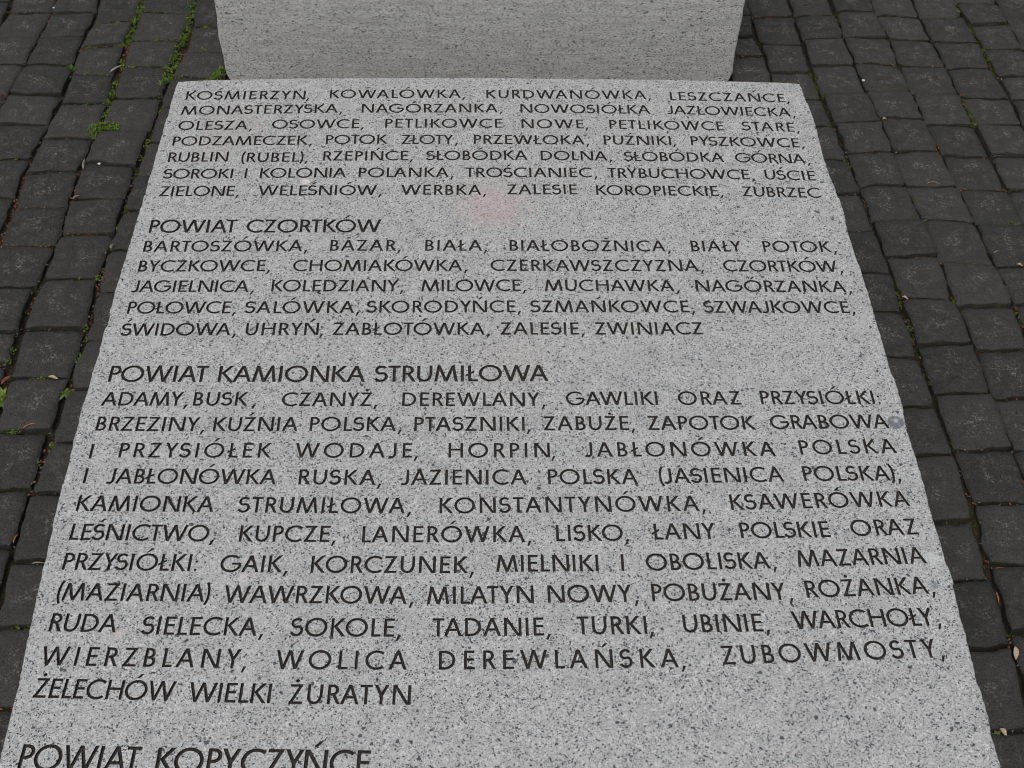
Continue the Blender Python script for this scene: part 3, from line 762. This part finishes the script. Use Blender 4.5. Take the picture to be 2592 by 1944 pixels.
# slab outline: measured edges, roughened a little where the stone was split
def resample(pts, step, amp, seed, ax):
    out = []
    for a, b in zip(pts, pts[1:]):
        n = max(1, int(math.hypot(b[0] - a[0], b[1] - a[1]) / step))
        for k in range(n):
            t = k / n; x = a[0] + (b[0] - a[0]) * t; y = a[1] + (b[1] - a[1]) * t
            e = amp * (.7 * noise.noise((x * 25, y * 25, seed)) + .6 * noise.noise((x * 90, y * 90, seed)) + .7 * noise.noise((x * 210, y * 210, seed)))
            st = noise.noise((x * 9, y * 9, seed + 4.3))
            if st > .28: e += amp * 1.1 * (1 if seed % 4 == 3 else -1)
            out.append((x + (e if ax == 'x' else 0), y + (e if ax == 'y' else 0)))
    return out
FRONT_Y = .17
le = LEFT_EDGE + [(-.509, .42), (-.507, FRONT_Y)]
re_ = RIGHT_EDGE + [(.566, .4), (.562, FRONT_Y)]
outline = (resample(list(reversed(re_)), .004, -.0004, 1, 'x')[::-1])          # placeholder order, rebuilt below
outline = resample(le, .005, .0016, 3, 'x') + resample([le[-1], re_[-1]], .006, .0012, 5, 'y') + \
          resample(re_[::-1], .005, .0015, 7, 'x') + resample(BACK_EDGE[::-1], .006, .0007, 9, 'y')
area = sum(a[0] * b[1] - b[0] * a[1] for a, b in zip(outline, outline[1:] + outline[:1]))
if area < 0: outline.reverse()
verts2, faces2 = [Vector(p) for p in outline], [list(range(len(outline)))]
for p in polys:
    b = len(verts2); verts2 += [Vector(v) for v in p]; faces2.append(list(range(b, b + len(p))))
import time; T0 = time.time()
cv, ce, cf, ov, oe, of = delaunay_2d_cdt(verts2, [], faces2, 1, 1e-6)
print('cdt', len(cv), len(cf), round(time.time() - T0, 2))
stone_f, letter_f = [], {}
edge_side = {}
for f, src in zip(cf, of):
    ids = [s for s in src if s > 0]
    li = owner[min(ids) - 1] if ids else None
    if li is None: stone_f.append(tuple(f))
    else: letter_f.setdefault(li, []).append(tuple(f))
    for a, b in zip(f, list(f[1:]) + [f[0]]): edge_side[(a, b)] = li
# stone: top, rounded arris, rough split flanks
SVt = [(v.x, v.y, TOPZ) for v in cv]; SFt = list(stone_f)
M_ = len(outline); idx = []
lookup = {}
for i, srcs in enumerate(ov):
    for s in srcs:
        if s < M_: lookup[s] = i
idx = [lookup[i] for i in range(M_)]
cx0 = (.03, 1.05)
ringp = idx; prev = idx
levels = [(.0010, .0008), (.0022, .0028), (.003, .007), (.004, .02)] + [(.004, .02 + k * .02) for k in range(1, 11)]
sidef = []
SV2 = [(v[0], v[1], v[2]) for v in SVt]
for lv, (o_, d_) in enumerate(levels):
    new = []
    for k in range(M_):
        a = outline[k - 1]; b = outline[(k + 1) % M_]; dx, dy = b[0] - a[0], b[1] - a[1]; l = math.hypot(dx, dy) or 1
        nx_, ny_ = dy / l, -dx / l
        x, y = outline[k]; z = TOPZ - d_
        r = 0 if lv < 3 else .004 * noise.noise((x * 16, y * 16, z * 16)) + .002 * noise.noise((x * 60, y * 60, z * 60))
        SV2.append((x + nx_ * (o_ + r), y + ny_ * (o_ + r), z)); new.append(len(SV2) - 1)
    for k in range(M_):
        k2 = (k + 1) % M_; sidef.append((prev[k], new[k], new[k2], prev[k2]))
    prev = new

slab = empty('inscribed_slab', (.03, 1.05, 0))
tag(slab, 'pale grey granite slab lying flat on the setts, covered in engraved black place names', 'slab')
def child_mesh(name, V, F, mat, parent, smooth=False):
    ox, oy, oz = parent.location
    used = {}; v2 = []; f2 = []
    for f in F:
        g = []
        for i in f:
            if i not in used: used[i] = len(v2); v2.append(V[i])
            g.append(used[i])
        f2.append(tuple(g))
    o = mesh_obj(name, v2, f2, mat, parent, smooth)
    o.matrix_parent_inverse = Matrix.Translation((-ox, -oy, -oz))
    return o
child_mesh('slab_face', SV2, SFt, M_TOP, slab)
child_mesh('slab_flank', SV2, sidef, M_SPLIT, slab, True)
for li, (kind, words) in enumerate(LINES):
    V = [(v.x, v.y, TOPZ) for v in cv]; nV = len(V)
    F, low, V2, mp = [], {}, [], {}
    def vid(i, lowr):
        k = (i, lowr)
        if k not in mp:
            mp[k] = len(V2); V2.append((cv[i].x, cv[i].y, TOPZ - (DEPTH if lowr else 0)))
        return mp[k]
    for f in letter_f.get(li, []):
        F.append(tuple(vid(i, True) for i in f))
        for a, b in zip(f, list(f[1:]) + [f[0]]):
            if edge_side.get((b, a), li) is None or (b, a) not in edge_side:
                F.append((vid(a, True), vid(a, False), vid(b, False), vid(b, True))[::-1])
    o = mesh_obj('inscription_line' if kind == 'text' else 'inscription_heading', V2, F, M_PAINT, slab)
    o.matrix_parent_inverse = Matrix.Translation((-.03, -1.05, 0))
    txt = ' '.join(w[0] for w in words)
    o['label'] = ('engraved heading reading ' if kind == 'heading' else 'engraved line starting with ') + (txt if kind == 'heading' else ' '.join(w[0] for w in words[:2]).rstrip(','))

# ------------------------------------------------------------------ upright granite block behind the slab
BY0, BY1, BTOP = 2.205, 2.50, .72
prof = [(-.478, -.012), (-.4871, .0005), (-.4905, .0097), (-.4925, .024), (-.4930, .041), (-.4928, .07), (-.4938, .1045), (-.4926, .14), (-.4921, .1773), (-.492, .3), (-.4915, .45), (-.492, .6), (-.4905, .70), (-.484, BTOP),
        (.506, BTOP), (.512, .70), (.5135, .6), (.5135, .45), (.514, .3), (.5139, .184), (.5128, .14), (.5115, .0955), (.5118, .065), (.5125, .0339), (.5126, .0195), (.5079, .0027), (.498, -.012)]
pp = []
for a, b in zip(prof, prof[1:] + prof[:1]):
    n = max(1, int(math.hypot(b[0] - a[0], b[1] - a[1]) / .008))
    for k in range(n):
        t = k / n; x, z = a[0] + (b[0] - a[0]) * t, a[1] + (b[1] - a[1]) * t
        e = .0012 * noise.noise((x * 30, z * 45, 11)) + .0008 * noise.noise((x * 120, z * 120, 12)); pp.append((x + e * (1 if x > 0 else -1) * (abs(x) > .47), z + e * (z > .6)))
n = len(pp); BV, BF = [], []
steps = [(BY0, .0), (BY0 + .0008, -.0012), (BY0 + .003, -.0026), (BY0 + .008, -.0036)] + [(BY0 + .03 + k * .03, -.004) for k in range(8)] + [(BY1 - .004, -.003), (BY1, 0)]
for si, (y, o_) in enumerate(steps):
    for k in range(n):
        a, b = pp[k - 1], pp[(k + 1) % n]; dx, dz = b[0] - a[0], b[1] - a[1]; l = math.hypot(dx, dz); x, z = pp[k]
        nx_, nz_ = -dz / l, dx / l
        r = 0 if si < 2 else .0025 * noise.noise((x * 20, y * 20, z * 20))
        inw = .005 * max(0, 1 - (y - BY0) / .006) if y < BY0 + .006 else 0
        sgn = -o_ + r
        BV.append((x + nx_ * sgn, y, z + nz_ * sgn))
for si in range(len(steps) - 1):
    for k in range(n):
        k2 = (k + 1) % n; a = si * n; BF.append((a + k, a + k2, a + n + k2, a + n + k))
flank_faces = BF
face_front = [tuple(range(n))]; face_back = [tuple(reversed(range((len(steps) - 1) * n, len(steps) * n)))]
block = empty('granite_block', (.01, 2.35, 0))
tag(block, 'upright grey granite block without lettering, standing just behind the inscribed slab', 'block')
child_mesh('block_front', BV, face_front, M_BLOCK, block)
child_mesh('block_flank', BV, flank_faces + face_back, M_SPLIT, block, False)

# ------------------------------------------------------------------ moss, weeds and litter in the joints
def leafy(points, height, size, n, seed, spread):
    rn = random.Random(seed); V, F = [], []
    for (x, y, z) in points:
        for _ in range(n):
            a = rn.uniform(0, 6.283); r = spread * math.sqrt(rn.random()); px, py = x + r * math.cos(a), y + r * math.sin(a)
            pz = z + height * rn.random() * max(.15, 1 - r / (spread * 1.15)); s = size * rn.uniform(.55, 1.25)
            th, tilt = rn.uniform(0, 6.283), rn.uniform(.1, 1.1)
            d = Vector((math.cos(th) * math.cos(tilt), math.sin(th) * math.cos(tilt), math.sin(tilt))); p = Vector((-math.sin(th), math.cos(th), 0))
            c = Vector((px, py, pz)); b = len(V)
            V += [tuple(c), tuple(c + d * s * .5 + p * s * .33), tuple(c + d * s), tuple(c + d * s * .5 - p * s * .33)]
            F.append((b, b + 1, b + 2, b + 3))
    return V, F
rm = random.Random(5)
bright, olive = [], []
for dens, pl in MOSS:
    for a, b in zip(pl, pl[1:]):
        L_ = math.hypot(b[0] - a[0], b[1] - a[1]); n = max(1, int(L_ / .0035))
        for k in range(n):
            t = (k + rm.random()) / n; x = a[0] + (b[0] - a[0]) * t; y = a[1] + (b[1] - a[1]) * t
            field = noise.noise((x * 22, y * 22, 4)) * .5 + .5
            if rm.random() < dens * (.35 + field):
                j = .0035 + .004 * dens
                px, py = x + rm.uniform(-j, j), y + rm.uniform(-j, j)
                (bright if (px < 0 and rm.random() < .8) or rm.random() < .12 else olive).append((px, py, -.012 + .009 * dens * rm.random()))
V, F = leafy(bright, .011, .0046, 22, 1, .0068)
tag(mesh_obj('bright_moss', V, F, M_MOSS), 'bright green moss and seedlings filling the joints left of the granite block', 'moss', kind='stuff')
V, F = leafy(olive, .006, .0032, 18, 2, .0055)
tag(mesh_obj('dark_moss', V, F, M_MOSS_DARK), 'thin dark olive moss lining the joints between the setts', 'moss', kind='stuff')

def plant(name, label, x, y, mat, height, size, n, spread, seed, cat='moss', flat=False):
    V, F = leafy([(0, 0, -.006)], height, size, n, seed, spread)
    o = mesh_obj(name, V, F, mat, loc=(x, y, 0)); tag(o, label, cat); return o
V, F = leafy([(-.018, -.006, -.004), (-.006, .0, -.003), (.006, .002, -.003), (.018, .0, -.004), (-.012, -.018, -.006)], .014, .0055, 120, 77, .013)
tag(mesh_obj('moss_tuft', V, F, M_MOSS, loc=(-.709, 2.047, 0)), 'thick lime green moss cushion spilling over a sett left of the slab', 'moss')
V, F = leafy([(0, 0, -.006), (-.006, -.018, -.008), (-.014, -.028, -.008), (.004, .016, -.006)], .014, .0055, 110, 78, .011)
tag(mesh_obj('moss_tuft', V, F, M_MOSS, loc=(-.517, 2.222, 0)), 'green moss clump against the lower left corner of the granite block', 'moss')

def weed(label, x, y, seed, n=11, ln=.026, mat=None):
    rn = random.Random(seed); V, F = [], []
    for i in range(n):
        th = i * 2.4 + rn.uniform(-.3, .3); l = ln * rn.uniform(.6, 1.1); w = l * .13; el = rn.uniform(.25, .9)
        p = Vector((-math.sin(th), math.cos(th), 0)); b = len(V)
        for t, ww in ((0, .5), (.35, 1), (.7, .8), (1, .05)):
            c = Vector((math.cos(th) * l * t, math.sin(th) * l * t, -.008 + l * (math.sin(el) * t - .55 * t * t)))
            V += [tuple(c + p * w * ww), tuple(c - p * w * ww)]
        for k in range(3): F.append((b + 2 * k, b + 2 * k + 1, b + 2 * k + 3, b + 2 * k + 2))
    o = mesh_obj('weed', V, F, mat or M_WEED, loc=(x, y, 0)); tag(o, label, 'weed', 'little weeds sprouting from joints'); return o
weed('starry yellow green weed at the far left joint, beside the seam nearest the picture edge', -.737, 1.357, 3, 14, .030)
weed('small green sprout in the wide joint left of the line starting ADAMY', -.640, 1.372, 4, 9, .020)
weed('green sprout growing just left of the slab corner by the first setts', -.585, 1.985, 6, 9, .018)
weed('small bright weed right of the granite block in a chipped joint', .640, 2.338, 8, 10, .020)
weed('pale feathery sprout on the right paving, two setts from the slab', .815, 1.945, 9, 12, .017)
weed('weed at the bottom right joint beside a dead leaf', .668, .775, 12, 8, .016)

def stick(name, label, a, b, w, mat, cat, bend=.12, z=.0015, flat=.6):
    """tapered, slightly bent little rod lying on the stones"""
    A, B = Vector((a[0], a[1], 0)), Vector((b[0], b[1], 0)); d = B - A; L_ = d.length; d.normalize(); p = Vector((-d.y, d.x, 0))
    V, F = [], []; n = 6
    for i in range(n + 1):
        t = i / n; c = A + d * L_ * t + p * L_ * bend * math.sin(t * 3.14) ; r = w * (.35 + .65 * math.sin(min(1, t * 1.15 + .12) * 3.0) ** .6 if 0 < t < 1 else .3)
        for k in range(5):
            an = k * 1.2566; V.append(tuple(c - (A + B) / 2 + p * r * math.cos(an) + Vector((0, 0, r * flat * math.sin(an) + z + r * flat))))
    for i in range(n):
        for k in range(5):
            k2 = (k + 1) % 5; F.append((i * 5 + k, i * 5 + k2, i * 5 + 5 + k2, i * 5 + 5 + k))
    F.append(tuple(range(4, -1, -1))); F.append(tuple(n * 5 + k for k in range(5)))
    o = mesh_obj(name, V, F, mat, smooth=True, loc=((A + B) / 2)); tag(o, label, cat); return o
def leaf(label, a, b, w, mat, curl=.35, z=.002):
    A, B = Vector((a[0], a[1], 0)), Vector((b[0], b[1], 0)); d = B - A; L_ = d.length; d.normalize(); p = Vector((-d.y, d.x, 0))
    V, F = [], []; n = 7
    for s_ in (0, 1):
        for i in range(n + 1):
            t = i / n; ww = w * math.sin(max(.04, min(.97, t)) * math.pi) ** .8
            for k, u in enumerate((-1, -.5, 0, .5, 1)):
                c = d * L_ * (t - .5) + p * ww * u; V.append((c.x, c.y, z + abs(u) * ww * curl * 1.6 + .0012 * math.sin(t * 5) - s_ * .0004))
    m = 5
    for s_ in (0, 1):
        o_ = s_ * (n + 1) * m
        for i in range(n):
            for k in range(m - 1):
                f = (o_ + i * m + k, o_ + i * m + k + 1, o_ + (i + 1) * m + k + 1, o_ + (i + 1) * m + k); F.append(f if s_ == 0 else f[::-1])
    o = mesh_obj('dead_leaf', V, F, mat, smooth=True, loc=((A + B) / 2)); tag(o, label, 'leaf', 'dead leaves caught in the joints'); return o

stick('bark_chip', 'pinkish bark chip wedged at a sett corner left of the slab back', (-.7284, 2.2265), (-.7096, 2.2497), .0026, M_BARK, 'bark chip', .03)
stick('twig', 'short pale twig in the joint left of the line starting PODZAMECZEK', (-.7209, 1.9186), (-.7239, 1.9482), .0026, M_TWIG, 'twig', .04)
stick('twig', 'pale curved twig by a sett corner left of the line starting SOROKI', (-.7231, 1.8326), (-.7126, 1.8421), .0022, M_TWIG, 'twig')
stick('twig', 'pale twig in the joint beside the slab, left of POWIAT CZORTKÓW', (-.6297, 1.7001), (-.6279, 1.7121), .003, M_TWIG, 'twig')
stick('twig', 'thin curved brown twig on the joint left of the line starting BRZEZINY', (-.6876, 1.294), (-.6687, 1.3032), .0012, M_NEEDLE, 'twig')
stick('twig', 'thin pale twig in the cross joint left of the line starting PRZYSIÓŁKI', (-.6208, 1.0496), (-.6016, 1.0495), .0014, M_TWIG, 'twig', .08, -.003)
stick('twig', 'short pale twig in a cross joint on the right paving, beside a cream leaf', (.9089, 1.6894), (.9215, 1.6955), .0015, M_TWIG, 'twig')
stick('pine_needle', 'curved orange pine needle on the right paving, third sett from slab', (.8361, 1.8811), (.8617, 1.8789), .0009, M_NEEDLE, 'pine needle', .22)
stick('pine_needle', 'long orange needle standing in the right joint beside ROŻANKA', (.7245, .9932), (.7233, .973), .0013, M_NEEDLE, 'pine needle', .05, -.003)
stick('pine_needle', 'red brown needle lying across the joint right of MAZARNIA', (.7306, 1.028), (.7453, 1.0292), .0012, M_RED, 'pine needle', .05)
stick('pine_needle', 'orange needle in the left joint beside the line starting LEŚNICTWO', (-.6518, 1.0813), (-.649, 1.0973), .0012, M_NEEDLE, 'pine needle', .1)
leaf('pale pointed dead leaf in the cross joint left of POWIAT KAMIONKA', (-.6719, 1.3992), (-.6568, 1.3959), .0028, M_LEAF)
leaf('pale narrow dead leaf in the joint right of ZUBOWMOSTY', (.7249, .9021), (.7206, .8833), .0036, M_LEAF)
leaf('cream dead leaf in the lowest cross joint at the right', (.671, .7824), (.6776, .7737), .0034, M_LEAF)
leaf('small cream leaf in the joint right of the line ending CZORTKÓW', (.7223, 1.5786), (.732, 1.5748), .0026, M_LEAF)
leaf('cream leaf in the third cross joint from the slab, right side', (.9417, 1.6598), (.9521, 1.6578), .0026, M_LEAF)
leaf('whitish bud scale in the cross joint right of the line starting OLESZA', (.7956, 2.0778), (.8037, 2.0804), .0030, M_LEAF)
leaf('reddish bud scale at the far left joint beside a pale sett corner', (-.7416, 1.383), (-.7318, 1.4027), .0034, M_RED)

def pebble(label, x, y, r, seed):
    rn = random.Random(seed); V, F = [], []; n = 8; m = 5
    for j in range(m):
        ph = math.pi * (j + .5) / m
        for i in range(n):
            a = i * 2 * math.pi / n; k = 1 + .25 * rn.uniform(-1, 1); V.append((r * k * math.sin(ph) * math.cos(a), r * k * .8 * math.sin(ph) * math.sin(a), r * .6 * math.cos(ph) + r * .5))
    for j in range(m - 1):
        for i in range(n):
            i2 = (i + 1) % n; F.append((j * n + i, (j + 1) * n + i, (j + 1) * n + i2, j * n + i2))
    F.append(tuple(range(n))); F.append(tuple((m - 1) * n + i for i in range(n - 1, -1, -1)))
    o = mesh_obj('pebble', V, F, M_PEBBLE, smooth=True, loc=(x, y, -.002)); tag(o, label, 'pebble', 'white pebbles in the joints')
pebble('white pebble in the top left joint near the picture edge', -.891, 2.461, .0032, 1)
pebble('white pebble in the cross joint left of the line starting RUBLIN', -.696, 1.9355, .0036, 2)
pebble('white pebble in the joint right of the slab back corner', .785, 2.211, .0034, 3)

# bud scales, crumbs and needles too many to count, lying along the joints
rl = random.Random(12)
V, F = [], []; V2, F2 = [], []
for q, traced in quads:
    if not seen(q): continue
    for (a, b) in ((q[0], q[3]), (q[0], q[1])):
        side = .5 * (a[0] + b[0]) < 0
        nn = int(rl.random() ** 2 * (52 if side else 22))
        for _ in range(nn):
            t = rl.random(); x = a[0] + (b[0] - a[0]) * t + rl.gauss(0, .0034); y = a[1] + (b[1] - a[1]) * t + rl.gauss(0, .0028)
            if -.535 < x < .59 and y < 1.93: continue
            red = rl.random() < .6; VV, FF = (V, F) if red else (V2, F2)
            l = rl.uniform(.0012, .0036); w = l * rl.uniform(.2, .6); th = rl.uniform(0, 6.28); c, s_ = math.cos(th), math.sin(th); z = rl.uniform(-.010, -.003); tl = rl.uniform(-.4, .4)
            bb = len(VV)
            for (u, v, zz) in ((-1, 0, 0), (0, -1, .3), (1, 0, 0), (0, 1, .3), (0, 0, .5)):
                VV.append((x + c * u * l - s_ * v * w, y + s_ * u * l + c * v * w, z + zz * w + tl * u * l))
            FF += [(bb, bb + 1, bb + 4), (bb + 1, bb + 2, bb + 4), (bb + 2, bb + 3, bb + 4), (bb + 3, bb, bb + 4)]
tag(mesh_obj('red_litter', V, F, M_RED), 'reddish brown bud scales scattered along the joints', 'litter', kind='stuff')
tag(mesh_obj('pale_litter', V2, F2, plain('bark_crumb', (.07, .052, .038), (.22, .18, .14), 300, .9, .1)), 'pale grey brown crumbs of bark scattered along the joints', 'litter', kind='stuff')
